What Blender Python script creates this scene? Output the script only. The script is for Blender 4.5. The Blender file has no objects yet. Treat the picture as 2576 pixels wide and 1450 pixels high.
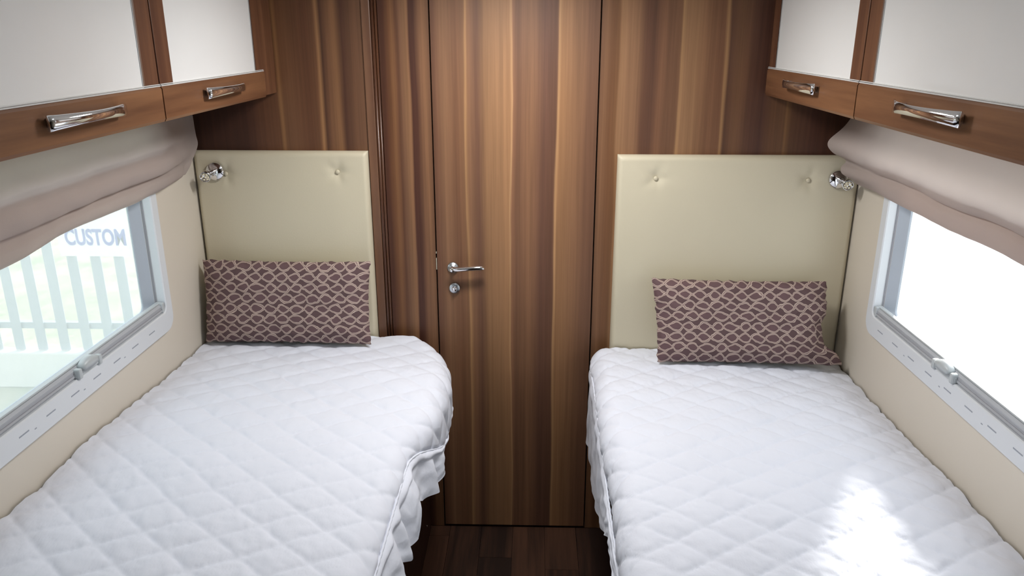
import bpy, bmesh, math, random
from mathutils import Vector, Matrix, noise
random.seed(7)
R = math.radians
S = bpy.context.scene
COL = S.collection

# ------------------------------------------------------------------ camera, world, sun, exposure
cam_d = bpy.data.cameras.new('camera'); cam = bpy.data.objects.new('camera', cam_d); COL.objects.link(cam)
cam.location = (0.0, -2.472, 1.757)
cam.rotation_euler = (R(90 - 18.3), 0, R(1.52))
cam_d.sensor_width = 36.0; cam_d.lens = 1954 / 2576 * 36.0; cam_d.clip_start = 0.02
S.camera = cam

SKY_STRENGTH = 2.1
SUN_ENERGY = 9.0
w = bpy.data.worlds.new('sky'); S.world = w; w.use_nodes = True
wn = w.node_tree.nodes; wl = w.node_tree.links
bg = wn['Background']
bg.inputs['Color'].default_value = (0.86, 0.93, 1.0, 1); bg.inputs['Strength'].default_value = SKY_STRENGTH

SUN_DIR = Vector((-0.92, -1.7, -1.0)).normalized()      # direction the light travels
sd = bpy.data.lights.new('sun', 'SUN'); sd.energy = SUN_ENERGY; sd.angle = R(7); sd.color = (1.0, 0.96, 0.9)
sun = bpy.data.objects.new('sun', sd); COL.objects.link(sun)
sun.rotation_euler = SUN_DIR.to_track_quat('-Z', 'Y').to_euler()

S.view_settings.view_transform = 'Standard'; S.view_settings.look = 'None'
S.view_settings.gamma = 1.0; S.view_settings.use_curve_mapping = False
S.view_settings.exposure = 0.22
S.cycles.max_bounces = 6; S.cycles.diffuse_bounces = 3; S.cycles.glossy_bounces = 3; S.cycles.transmission_bounces = 4; S.cycles.transparent_max_bounces = 6
S.cycles.caustics_reflective = False; S.cycles.caustics_refractive = False; S.cycles.adaptive_threshold = 0.03

# ------------------------------------------------------------------ dimensions of the cabin
XL, XR = -1.083, 1.026          # inner faces of the side walls
ZC = 1.98                       # ceiling
YR = -4.6                       # rear wall behind the viewer
def smooth(a, b, t):
    t = max(0.0, min(1.0, (t - a) / (b - a))); return t * t * (3 - 2 * t)
def lerp_table(tab, v):
    if v <= tab[0][0]: return tab[0][1]
    for (a, p), (b, q) in zip(tab, tab[1:]):
        if v <= b: return p + (q - p) * (v - a) / (b - a)
    return tab[-1][1]

# ------------------------------------------------------------------ material helpers
def lin(c):
    f = lambda v: v / 12.92 if v <= 0.04045 else ((v + 0.055) / 1.055) ** 2.4
    return tuple(f(v / 255.0) for v in c) + (1.0,)
class NT:
    def __init__(s, name):
        s.m = bpy.data.materials.new(name); s.m.use_nodes = True
        s.t = s.m.node_tree; s.n = s.t.nodes; s.bsdf = s.n['Principled BSDF']; s.out = s.n['Material Output']
    def new(s, kind, **kw):
        nd = s.n.new(kind)
        for k, v in kw.items(): setattr(nd, k, v)
        return nd
    def link(s, a, b): s.t.links.new(a, b)
    def math(s, op, a, b=None, c=None, clamp=False):
        nd = s.new('ShaderNodeMath', operation=op, use_clamp=clamp)
        for i, v in enumerate((a, b, c)):
            if v is None: continue
            if hasattr(v, 'links'): s.link(v, nd.inputs[i])
            else: nd.inputs[i].default_value = v
        return nd.outputs[0]
    def mix(s, fac, a, b, blend='MIX'):
        nd = s.new('ShaderNodeMix', data_type='RGBA', blend_type=blend)
        for sock, v in ((nd.inputs[0], fac), (nd.inputs[6], a), (nd.inputs[7], b)):
            if hasattr(v, 'links'): s.link(v, sock)
            else: sock.default_value = v
        return nd.outputs[2]
    def noise(s, vec, scale, detail=3, rough=0.5):
        nd = s.new('ShaderNodeTexNoise'); nd.inputs['Scale'].default_value = scale
        nd.inputs['Detail'].default_value = detail; nd.inputs['Roughness'].default_value = rough
        if vec is not None: s.link(vec, nd.inputs['Vector'])
        return nd.outputs['Fac']
    def mapping(s, vec, scale=(1, 1, 1), loc=(0, 0, 0), rot=(0, 0, 0)):
        nd = s.new('ShaderNodeMapping'); nd.inputs['Scale'].default_value = scale
        nd.inputs['Location'].default_value = loc; nd.inputs['Rotation'].default_value = rot
        s.link(vec, nd.inputs['Vector']); return nd.outputs[0]
    def coord(s, which='Object'):
        return s.new('ShaderNodeTexCoord').outputs[which]
    def bump(s, height, strength=0.2, dist=0.002):
        nd = s.new('ShaderNodeBump'); nd.inputs['Strength'].default_value = strength
        nd.inputs['Distance'].default_value = dist; s.link(height, nd.inputs['Height'])
        s.link(nd.outputs[0], s.bsdf.inputs['Normal'])
def plain(name, col, rough=0.5, metal=0.0, var=0.04, scale=12.0, bump=0.0, spec=0.5, coat=0.0):
    t = NT(name); c = lin(col); co = t.coord()
    f = t.noise(co, scale, 1)
    hi = tuple(min(1, v * (1 + var)) for v in c[:3]) + (1,); lo = tuple(v * (1 - var) for v in c[:3]) + (1,)
    t.link(t.mix(f, lo, hi), t.bsdf.inputs['Base Color'])
    t.bsdf.inputs['Roughness'].default_value = rough; t.bsdf.inputs['Metallic'].default_value = metal
    t.bsdf.inputs['Specular IOR Level'].default_value = spec; t.bsdf.inputs['Coat Weight'].default_value = coat
    if bump: t.bump(t.noise(co, scale * 40, 0), bump, 0.001)
    return t.m
def banded_wood(name, bands, gain=0.86):
    """walnut laminate: vertical bands of differing tone at world x, flowing a little, with fine grain."""
    t = NT(name); g = t.new('ShaderNodeNewGeometry'); pos = g.outputs['Position']
    sep = t.new('ShaderNodeSeparateXYZ'); t.link(pos, sep.inputs[0])
    flow = t.noise(t.mapping(pos, (5, 0, 0.9)), 1.0, 2)
    flow2 = t.noise(t.mapping(pos, (22, 0, 2.2), (3, 0, 1)), 1.0, 3)
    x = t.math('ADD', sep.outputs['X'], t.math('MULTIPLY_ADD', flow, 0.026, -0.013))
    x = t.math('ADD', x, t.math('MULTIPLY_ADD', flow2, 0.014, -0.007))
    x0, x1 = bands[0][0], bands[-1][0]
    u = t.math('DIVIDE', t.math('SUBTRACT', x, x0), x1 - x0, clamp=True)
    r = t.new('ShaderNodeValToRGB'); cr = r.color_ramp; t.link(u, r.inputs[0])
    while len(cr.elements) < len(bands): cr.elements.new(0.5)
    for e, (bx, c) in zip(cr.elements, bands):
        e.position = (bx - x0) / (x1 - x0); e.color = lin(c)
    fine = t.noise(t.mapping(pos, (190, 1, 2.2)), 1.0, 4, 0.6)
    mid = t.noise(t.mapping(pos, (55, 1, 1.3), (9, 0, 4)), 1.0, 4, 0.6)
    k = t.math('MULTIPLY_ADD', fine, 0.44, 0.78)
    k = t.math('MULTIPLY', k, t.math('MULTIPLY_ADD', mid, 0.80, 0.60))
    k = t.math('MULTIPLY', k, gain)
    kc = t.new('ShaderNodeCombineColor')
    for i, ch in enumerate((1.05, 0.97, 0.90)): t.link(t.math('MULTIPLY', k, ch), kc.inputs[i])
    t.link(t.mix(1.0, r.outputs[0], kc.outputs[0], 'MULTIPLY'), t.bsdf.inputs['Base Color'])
    t.bsdf.inputs['Roughness'].default_value = 0.5; t.bsdf.inputs['Specular IOR Level'].default_value = 0.35
    t.bump(fine, 0.05, 0.0005)
    return t.m
def grain_wood(name, dark, light, axis='Y', seed=0.0, rough=0.38, rnd=0.0):
    """straight grained walnut laminate, grain along the given axis"""
    t = NT(name); co = t.coord()
    sc = {'X': (1.3, 26, 26), 'Y': (26, 1.3, 26), 'Z': (26, 26, 1.3)}[axis]
    oi = t.new('ShaderNodeObjectInfo')
    off = t.new('ShaderNodeVectorMath', operation='SCALE'); off.inputs['Scale'].default_value = 37.0
    cv = t.new('ShaderNodeCombineXYZ'); [t.link(oi.outputs['Random'], cv.inputs[i]) for i in range(3)]
    t.link(cv.outputs[0], off.inputs[0])
    ad = t.new('ShaderNodeVectorMath', operation='ADD'); t.link(co, ad.inputs[0]); t.link(off.outputs[0], ad.inputs[1])
    v = ad.outputs[0]
    a = t.noise(t.mapping(v, sc, (seed, seed, seed)), 1.0, 4, 0.55)
    b = t.noise(t.mapping(v, tuple(q * 6 for q in sc), (seed, 0, 2)), 1.0, 4, 0.6)
    f = t.math('ADD', t.math('MULTIPLY_ADD', a, 1.9, -0.62), t.math('MULTIPLY_ADD', b, 0.5, -0.25))
    if rnd: f = t.math('ADD', f, t.math('MULTIPLY_ADD', oi.outputs['Random'], rnd, -rnd * 0.5))
    f = t.math('ADD', f, 0.0, clamp=True)
    t.link(t.mix(f, lin(dark), lin(light)), t.bsdf.inputs['Base Color'])
    t.bsdf.inputs['Roughness'].default_value = rough
    t.bump(b, 0.05, 0.0005)
    return t.m
def see_through(name, haze, tint=(1, 1, 1), hazecol=(0.9, 0.93, 0.92), gloss=0.06):
    """dusty double acrylic pane with a fly screen: partly clear, partly scattering"""
    t = NT(name); t.n.remove(t.bsdf)
    tr = t.new('ShaderNodeBsdfTransparent'); tr.inputs[0].default_value = tint + (1,)
    tl = t.new('ShaderNodeBsdfTranslucent'); tl.inputs[0].default_value = hazecol + (1,)
    df = t.new('ShaderNodeBsdfDiffuse'); df.inputs[0].default_value = hazecol + (1,)
    gl = t.new('ShaderNodeBsdfGlossy'); gl.inputs['Roughness'].default_value = 0.05
    m0 = t.new('ShaderNodeMixShader'); m0.inputs[0].default_value = 0.25; t.link(tl.outputs[0], m0.inputs[1]); t.link(df.outputs[0], m0.inputs[2])
    m1 = t.new('ShaderNodeMixShader'); t.link(tr.outputs[0], m1.inputs[1]); t.link(m0.outputs[0], m1.inputs[2])
    f = t.noise(t.coord(), 6.0, 3)
    t.link(t.math('MULTIPLY_ADD', f, haze * 0.25, haze * 0.875), m1.inputs[0])
    m2 = t.new('ShaderNodeMixShader'); m2.inputs[0].default_value = gloss
    t.link(m1.outputs[0], m2.inputs[1]); t.link(gl.outputs[0], m2.inputs[2]); t.link(m2.outputs[0], t.out.inputs[0])
    return t.m
def cloth(name, col, trans=0.4, var=0.05, weave=900.0):
    t = NT(name); t.n.remove(t.bsdf); co = t.coord(); c = lin(col)
    f = t.noise(t.mapping(co, (8, 3, 8)), 1.0, 4)
    lo = tuple(v * (1 - var) for v in c[:3]) + (1,)
    colr = t.mix(f, lo, c)
    df = t.new('ShaderNodeBsdfDiffuse'); tl = t.new('ShaderNodeBsdfTranslucent')
    t.link(colr, df.inputs[0]); t.link(colr, tl.inputs[0])
    b = t.new('ShaderNodeBump'); b.inputs['Strength'].default_value = 0.25; b.inputs['Distance'].default_value = 0.001
    t.link(t.noise(t.mapping(co, (weave, weave * 0.3, weave)), 1.0, 1), b.inputs['Height']); t.link(b.outputs[0], df.inputs['Normal'])
    m = t.new('ShaderNodeMixShader'); m.inputs[0].default_value = trans
    t.link(df.outputs[0], m.inputs[1]); t.link(tl.outputs[0], m.inputs[2]); t.link(m.outputs[0], t.out.inputs[0])
    return t.m
def cotton(name, col):
    t = NT(name); co = t.coord(); c = lin(col)
    f = t.noise(co, 7.0, 0)
    t.link(t.mix(f, tuple(v * 0.97 for v in c[:3]) + (1,), c), t.bsdf.inputs['Base Color'])
    t.bsdf.inputs['Roughness'].default_value = 0.85; t.bsdf.inputs['Specular IOR Level'].default_value = 0.15
    t.bsdf.inputs['Sheen Weight'].default_value = 0.1
    h = t.noise(t.mapping(co, (60, 35, 60)), 1.0, 2, 0.6)
    t.bump(h, 0.30, 0.004)
    return t.m

BANDS_DOOR = [(-.324,(96,66,50)),(-.306,(112,80,62)),(-.277,(142,108,82)),(-.24,(124,90,68)),(-.214,(134,100,74)),(-.209,(182,144,104)),(-.202,(148,112,84)),
    (-.194,(138,104,80)),(-.171,(112,82,66)),(-.147,(148,114,84)),(-.105,(160,124,92)),(-.074,(166,128,94)),(-.070,(186,150,112)),(-.066,(140,104,80)),(-.054,(124,92,72)),
    (-.009,(140,105,80)),(.03,(110,80,66)),(.071,(108,78,62)),(.077,(186,148,108)),(.084,(160,122,88)),(.115,(150,114,84)),(.17,(122,90,70)),(.209,(110,80,62))]
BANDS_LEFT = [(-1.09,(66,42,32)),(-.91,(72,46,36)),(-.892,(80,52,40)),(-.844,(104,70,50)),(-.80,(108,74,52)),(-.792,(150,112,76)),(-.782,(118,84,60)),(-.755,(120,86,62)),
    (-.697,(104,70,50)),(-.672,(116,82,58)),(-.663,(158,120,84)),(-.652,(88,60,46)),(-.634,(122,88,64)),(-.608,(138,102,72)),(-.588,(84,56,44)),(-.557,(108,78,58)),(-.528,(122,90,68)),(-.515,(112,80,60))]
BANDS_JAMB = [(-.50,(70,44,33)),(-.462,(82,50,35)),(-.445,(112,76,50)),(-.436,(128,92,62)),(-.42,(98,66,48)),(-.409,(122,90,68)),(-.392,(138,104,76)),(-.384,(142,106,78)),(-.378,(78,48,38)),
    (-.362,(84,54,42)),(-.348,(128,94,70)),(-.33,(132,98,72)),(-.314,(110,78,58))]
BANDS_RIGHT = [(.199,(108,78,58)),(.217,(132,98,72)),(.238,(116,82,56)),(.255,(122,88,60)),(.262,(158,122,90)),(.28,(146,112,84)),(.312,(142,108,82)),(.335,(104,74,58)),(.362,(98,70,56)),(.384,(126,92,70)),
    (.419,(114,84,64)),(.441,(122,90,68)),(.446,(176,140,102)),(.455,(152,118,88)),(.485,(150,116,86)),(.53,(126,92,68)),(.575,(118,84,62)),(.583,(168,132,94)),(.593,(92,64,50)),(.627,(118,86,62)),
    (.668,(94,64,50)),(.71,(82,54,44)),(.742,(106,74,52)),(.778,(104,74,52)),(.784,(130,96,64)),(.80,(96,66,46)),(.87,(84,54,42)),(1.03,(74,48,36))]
M = {}
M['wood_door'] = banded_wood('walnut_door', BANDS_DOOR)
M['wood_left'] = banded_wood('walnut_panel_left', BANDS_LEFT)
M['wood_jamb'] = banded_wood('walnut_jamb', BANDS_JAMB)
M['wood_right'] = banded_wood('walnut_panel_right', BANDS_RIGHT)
M['wood_rail'] = grain_wood('walnut_rail', (104, 68, 46), (152, 108, 74), 'Y', 1.0)
M['wood_stile'] = grain_wood('walnut_stile', (92, 58, 42), (136, 94, 66), 'Z', 3.0)
M['wood_strip'] = grain_wood('walnut_strip', (104, 72, 54), (134, 98, 74), 'Z', 5.0)
M['wood_bead'] = grain_wood('walnut_bead', (70, 42, 30), (112, 74, 50), 'Z', 8.0, 0.3)
M['wood_dark'] = grain_wood('walnut_base', (54, 34, 28), (92, 62, 48), 'Z', 4.0)
M['plank'] = grain_wood('floor_plank', (40, 28, 24), (96, 66, 50), 'Y', 2.0, 0.35, 0.9)
M['subfloor'] = plain('subfloor', (34, 24, 20), 0.6)
M['cavity'] = plain('door_gap', (30, 20, 16), 0.8)
M['white_gloss'] = plain('white_gloss_panel', (248, 249, 248), 0.18, var=0.01, coat=0.2)
M['white_edge'] = plain('white_edge_strip', (232, 232, 230), 0.25, var=0.01)
M['aluminium'] = plain('brushed_aluminium', (200, 200, 200), 0.3, 1.0, 0.03)
M['chrome'] = plain('chrome', (232, 232, 234), 0.07, 1.0, 0.01)
M['satin'] = plain('satin_chrome', (205, 212, 218), 0.32, 1.0, 0.02)
M['wall'] = plain('cream_wall_board', (222, 213, 198), 0.55, var=0.03, scale=3.0, bump=0.05)
M['ceiling'] = plain('ceiling_board', (232, 230, 224), 0.6, var=0.02)
M['leather'] = plain('cream_leatherette', (212, 203, 178), 0.5, var=0.03, scale=5.0, bump=0.12)
M['plastic_white'] = plain('white_window_plastic', (226, 230, 234), 0.4, var=0.01)
M['plastic_grey'] = plain('grey_window_plastic', (192, 198, 200), 0.35, var=0.02)
M['slot'] = plain('slot_shadow_plastic', (160, 166, 176), 0.6, var=0.02)
M['rail_grey'] = plain('grey_rail', (182, 185, 190), 0.4, 0.0, var=0.02)
M['gasket'] = plain('rubber_gasket', (150, 150, 156), 0.6)
M['seal'] = plain('grey_acrylic_edge', (176, 184, 194), 0.3)
M['pane_left'] = see_through('hazy_acrylic_left', 0.34, (0.92, 0.94, 0.94), (0.80, 0.84, 0.84), 0.03)
M['pane_right'] = see_through('hazy_acrylic_right', 0.15, gloss=0.03)
M['blind'] = cloth('blind_fabric', (216, 203, 196), 0.46)
M['quilt'] = cotton('white_quilted_cotton', (236, 240, 251))
M['sheet'] = cotton('white_sheet_cotton', (236, 240, 251))
M['mattress'] = cotton('mattress_ticking', (225, 224, 220))
M['cushion_back'] = cotton('cream_cushion_back', (214, 204, 184))
M['led'] = plain('led_lens', (240, 232, 205), 0.15)
M['pale_metal'] = plain('pale_latch_metal', (214, 206, 184), 0.35, 0.6)
M['fence'] = plain('galvanised_steel', (160, 170, 178), 0.5, 0.2)
M['sign_white'] = plain('sign_board', (244, 246, 248), 0.5, var=0.01)
M['sign_blue'] = plain('sign_blue_print', (70, 84, 168), 0.5)
M['van_white'] = plain('white_coachwork', (238, 240, 242), 0.3, var=0.01)
M['van_grey'] = plain('grey_coachwork_trim', (150, 156, 160), 0.4)
M['concrete'] = plain('pale_concrete', (214, 214, 208), 0.8, var=0.06, scale=2.0)

def grass_mat():
    t = NT('grass_verge'); co = t.coord()
    a = t.noise(co, 2.3, 5, 0.65); b = t.noise(co, 30.0, 3)
    f = t.math('ADD', t.math('MULTIPLY_ADD', a, 2.2, -0.7), t.math('MULTIPLY_ADD', b, 0.7, -0.35), clamp=True)
    t.link(t.mix(f, lin((124, 136, 104)), lin((186, 178, 156))), t.bsdf.inputs['Base Color'])
    t.bsdf.inputs['Roughness'].default_value = 0.9
    return t.m
M['grass'] = grass_mat()

def chain_mat(name, nu, nv, seed):
    """brown cushion cloth printed with rows of interlaced double lined chain links"""
    t = NT(name); uv = t.coord('UV')
    ds = t.new('ShaderNodeTexNoise'); ds.inputs['Scale'].default_value = 7.0; ds.inputs['Detail'].default_value = 2
    t.link(t.mapping(uv, (2, 1, 1), (seed, 0, 0)), ds.inputs['Vector'])
    sv = t.new('ShaderNodeSeparateXYZ'); t.link(uv, sv.inputs[0])
    sn = t.new('ShaderNodeSeparateColor'); t.link(ds.outputs['Color'], sn.inputs[0])
    u = t.math('MULTIPLY', sv.outputs[0], nu); v = t.math('MULTIPLY', sv.outputs[1], nv)
    u = t.math('ADD', u, t.math('MULTIPLY_ADD', sn.outputs[0], 0.8, -0.4))
    v = t.math('ADD', v, t.math('MULTIPLY_ADD', sn.outputs[1], 0.36, -0.18))
    row = t.math('FLOOR', v); tt = t.math('SUBTRACT', t.math('FRACT', v), 0.5)
    wn_ = t.new('ShaderNodeTexWhiteNoise', noise_dimensions='1D'); t.link(row, wn_.inputs['W'])
    u = t.math('ADD', u, t.math('MULTIPLY', wn_.outputs['Value'], 0.35))
    ph = t.math('MULTIPLY', u, math.pi)
    A = 0.405
    sn1 = t.math('MULTIPLY', t.math('SINE', ph), A); cs = t.math('MULTIPLY', t.math('COSINE', ph), A * math.pi * 0.62)
    den = t.math('SQRT', t.math('MULTIPLY_ADD', cs, cs, 1.0))
    d1 = t.math('DIVIDE', t.math('ABSOLUTE', t.math('SUBTRACT', tt, sn1)), den)
    d2 = t.math('DIVIDE', t.math('ABSOLUTE', t.math('ADD', tt, sn1)), den)
    d = t.math('MINIMUM', d1, d2)
    band = t.math('LESS_THAN', d, 0.088)
    line = t.math('LESS_THAN', t.math('ABSOLUTE', t.math('SUBTRACT', d, 0.062)), 0.024)
    lens = t.math('LESS_THAN', t.math('ABSOLUTE', tt), t.math('ABSOLUTE', sn1))
    ground = t.mix(lens, lin((98, 78, 79)), lin((108, 85, 87)))
    c = t.mix(band, ground, lin((150, 128, 124))); c = t.mix(line, c, lin((200, 182, 168)))
    t.link(c, t.bsdf.inputs['Base Color'])
    t.bsdf.inputs['Roughness'].default_value = 0.8; t.bsdf.inputs['Specular IOR Level'].default_value = 0.2
    t.bump(t.math('ADD', t.math('MULTIPLY', line, 0.5), t.noise(uv, 400.0, 1)), 0.25, 0.0008)
    return t.m

# ------------------------------------------------------------------ mesh helpers
def link(name, me, mat, parent=None, smooth_=False):
    o = bpy.data.objects.new(name, me); COL.objects.link(o)
    if mat is not None: me.materials.append(M[mat] if isinstance(mat, str) else mat)
    if parent is not None: o.parent = parent
    if smooth_: me.polygons.foreach_set('use_smooth', [True] * len(me.polygons))
    return o
def mesh_from(name, verts, faces):
    me = bpy.data.meshes.new(name); me.from_pydata([tuple(v) for v in verts], [], faces); me.update(); return me
def bm_obj(name, bm, mat, parent=None, smooth_=False):
    bmesh.ops.recalc_face_normals(bm, faces=bm.faces[:])
    me = bpy.data.meshes.new(name); bm.to_mesh(me); bm.free(); return link(name, me, mat, parent, smooth_)
def box(name, x0, x1, y0, y1, z0, z1, mat, parent=None, bev=0.0, seg=2):
    bm = bmesh.new(); add_box(bm, x0, x1, y0, y1, z0, z1)
    if bev: bmesh.ops.bevel(bm, geom=bm.edges[:], offset=bev, segments=seg, affect='EDGES', profile=0.5)
    return bm_obj(name, bm, mat, parent)
def add_box(bm, x0, x1, y0, y1, z0, z1):
    x0, x1 = sorted((x0, x1)); y0, y1 = sorted((y0, y1)); z0, z1 = sorted((z0, z1))
    m = Matrix.Translation(((x0 + x1) / 2, (y0 + y1) / 2, (z0 + z1) / 2)) @ Matrix.Diagonal((x1 - x0, y1 - y0, z1 - z0, 1))
    return bmesh.ops.create_cube(bm, size=1.0, matrix=m)
def prism_y(name, prof, y0, y1, mat, parent=None, bev=0.0):
    """closed (x, z) outline pushed along y"""
    n = len(prof); v = [(x, y0, z) for x, z in prof] + [(x, y1, z) for x, z in prof]
    f = [tuple(range(n)), tuple(range(2 * n - 1, n - 1, -1))] + [(i, (i + 1) % n, n + (i + 1) % n, n + i) for i in range(n)]
    bm = bmesh.new(); vs = [bm.verts.new(p) for p in v]
    for q in f: bm.faces.new([vs[i] for i in q])
    bmesh.ops.recalc_face_normals(bm, faces=bm.faces[:])
    if bev: bmesh.ops.bevel(bm, geom=bm.edges[:], offset=bev, segments=2, affect='EDGES', profile=0.5)
    return bm_obj(name, bm, mat, parent)
def lathe(name, prof, mat, parent=None, seg=32, axis=Vector((0, -1, 0)), loc=(0, 0, 0)):
    """(radius, height) outline turned about an axis"""
    q = axis.normalized().to_track_quat('Z', 'Y'); v = []; f = []; loc = Vector(loc)
    for r, h in prof:
        for k in range(seg):
            a = 2 * math.pi * k / seg; v.append(loc + q @ Vector((r * math.cos(a), r * math.sin(a), h)))
    for i in range(len(prof) - 1):
        for k in range(seg):
            a = i * seg + k; b = i * seg + (k + 1) % seg; f.append((a, b, b + seg, a + seg))
    bm = bmesh.new(); vs = [bm.verts.new(p) for p in v]
    for t in f: bm.faces.new([vs[i] for i in t])
    for ring in (vs[:seg], vs[-seg:]):
        try: bm.faces.new(ring)
        except ValueError: pass
    bmesh.ops.remove_doubles(bm, verts=bm.verts[:], dist=1e-6)
    return bm_obj(name, bm, mat, parent, True)
def sweep(name, pts, sect, mat, parent=None, up=Vector((0, 0, 1)), smooth_=True, caps=True):
    """section sect(i) = list of (a, b) offsets along side / up, carried along pts"""
    pts = [Vector(p) for p in pts]; n = len(pts); v = []; m = None
    for i, p in enumerate(pts):
        d = (pts[min(i + 1, n - 1)] - pts[max(i - 1, 0)]).normalized()
        side = d.cross(up).normalized(); u2 = side.cross(d).normalized()
        s = sect(i); m = len(s)
        v += [p + side * a + u2 * b for a, b in s]
    f = [(i * m + k, i * m + (k + 1) % m, (i + 1) * m + (k + 1) % m, (i + 1) * m + k) for i in range(n - 1) for k in range(m)]
    bm = bmesh.new(); vs = [bm.verts.new(p) for p in v]
    for t in f: bm.faces.new([vs[i] for i in t])
    if caps: bm.faces.new(vs[:m][::-1]); bm.faces.new(vs[-m:])
    return bm_obj(name, bm, mat, parent, smooth_)
def grid(name, fn, nu, nv, mat, parent=None, uv=True, smooth_=True):
    v = [fn(i / nu, j / nv) for j in range(nv + 1) for i in range(nu + 1)]
    f = [(j * (nu + 1) + i, j * (nu + 1) + i + 1, (j + 1) * (nu + 1) + i + 1, (j + 1) * (nu + 1) + i) for j in range(nv) for i in range(nu)]
    me = mesh_from(name, v, f)
    if uv:
        l = me.uv_layers.new(name='UVMap')
        for p in me.polygons:
            for li in p.loop_indices:
                k = me.loops[li].vertex_index; l.data[li].uv = ((k % (nu + 1)) / nu, (k // (nu + 1)) / nv)
    return link(name, me, mat, parent, smooth_)
def rrect(y0, y1, z0, z1, r, n=8):
    y0, y1 = sorted((y0, y1)); z0, z1 = sorted((z0, z1)); p = []
    for cy, cz, a0 in ((y1 - r, z1 - r, 0), (y0 + r, z1 - r, 90), (y0 + r, z0 + r, 180), (y1 - r, z0 + r, 270)):
        for k in range(n + 1):
            a = R(a0 + 90 * k / n); p.append((cy + r * math.cos(a), cz + r * math.sin(a)))
    return p
def ring(name, loops, mat, parent=None, close=False):
    """loops: list of (x, [(y, z)...]) of equal length, joined one to the next"""
    v = []; f = []; n = len(loops[0][1])
    for x, lp in loops: v += [(x, y, z) for y, z in lp]
    k = len(loops)
    for i in range(k if close else k - 1):
        a, b = i * n, ((i + 1) % k) * n
        f += [(a + j, a + (j + 1) % n, b + (j + 1) % n, b + j) for j in range(n)]
    bm = bmesh.new(); vs = [bm.verts.new(p) for p in v]
    for t in f: bm.faces.new([vs[i] for i in t])
    return bm_obj(name, bm, mat, parent)
def empty(name, loc=(0, 0, 0)):
    o = bpy.data.objects.new(name, None); COL.objects.link(o); o.location = loc; o.empty_display_size = 0.05; return o
def tag(o, label, cat, group=None):
    o['label'] = label; o['category'] = cat
    if group: o['group'] = group
    return o
def struct(o, label=None, cat=None):
    o['kind'] = 'structure'
    if label: o['label'] = label
    if cat: o['category'] = cat
    return o

# ------------------------------------------------------------------ the shell of the cabin
fl = box('floor', XL, XR, YR, 0.03, -0.06, -0.012, 'subfloor')
struct(fl, 'dark walnut plank floor of the aisle between the beds', 'floor')
PW = 0.116; x = -0.41; col_i = 0
while x < 0.36:
    y = 0.0 - [0.06, 0.31, 0.18, 0.42, 0.24, 0.36, 0.12][col_i % 7]; top = 0.0
    L = 0.52
    while top > -2.3:
        bot = max(y, -2.35)
        box('plank', x + 0.0006, x + PW - 0.0006, top - 0.0006, bot + 0.0006, -0.0115, 0.0, 'plank', fl)
        top = bot; y -= L
    x += PW; col_i += 1

def holed_wall(name, xw, inward, hole, label):
    """side wall board with a rectangular window opening (y0, y1, z0, z1)"""
    t = 0.035; xa, xb = sorted((xw, xw - inward * t))
    ys = [YR, hole[0], hole[1], 0.03]; zs = [-0.06, hole[2], hole[3], ZC + 0.03]
    bm = bmesh.new()
    for i in range(3):
        for j in range(3):
            if i == 1 and j == 1: continue
            add_box(bm, xa, xb, ys[i], ys[i + 1], zs[j], zs[j + 1])
    bmesh.ops.remove_doubles(bm, verts=bm.verts[:], dist=1e-5)
    return struct(bm_obj(name, bm, 'wall'), label, 'wall')
HL = (-1.47, -0.352, 0.958, 1.535); HR = (-1.39, -0.268, 0.935, 1.535)
holed_wall('wall_left', XL, 1, HL, 'cream side wall with the window that looks out on the fence')
holed_wall('wall_right', XR, -1, HR, 'cream side wall with the dazzling white window')

# rear of the cabin (behind the viewer), and the ceiling with an added roof opening
def holed_slab(name, mat, xs, ys, z0, z1, hole):
    bm = bmesh.new()
    for i in range(3):
        for j in range(3):
            if i == 1 and j == 1: continue
            add_box(bm, xs[i], xs[i + 1], ys[j], ys[j + 1], z0, z1)
    return bm_obj(name, bm, mat)
RL = (-0.20, 0.20, -1.65, -1.25)  # unseen roof opening, added to let in light from above
ce = holed_slab('ceiling', 'ceiling', [XL, RL[0], RL[1], XR], [YR, RL[2], RL[3], 0.03], ZC, ZC + 0.03, None)
struct(ce, 'pale ceiling board over the cabin', 'ceiling')
struct(box('wall_rear', XL, XR, YR - 0.03, YR, -0.06, ZC + 0.03, 'wood_dark'), 'walnut end wall behind the viewer', 'wall')

def portal(name, loc, rot, sx, sy):
    l = bpy.data.lights.new(name, 'AREA'); l.shape = 'RECTANGLE'; l.size = sx; l.size_y = sy; l.cycles.is_portal = True
    o = bpy.data.objects.new(name, l); COL.objects.link(o); o.location = loc; o.rotation_euler = rot; return o
portal('added_roof_portal', (0, -1.45, ZC + 0.028), (0, 0, 0), 0.38, 0.38)
portal('daylight_portal_left', (XL - 0.034, (HL[0] + HL[1]) / 2, (HL[2] + HL[3]) / 2), (0, R(-90), 0), 0.5, 1.1)
portal('daylight_portal_right', (XR + 0.034, (HR[0] + HR[1]) / 2, (HR[2] + HR[3]) / 2), (0, R(90), 0), 0.5, 1.1)

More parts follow.
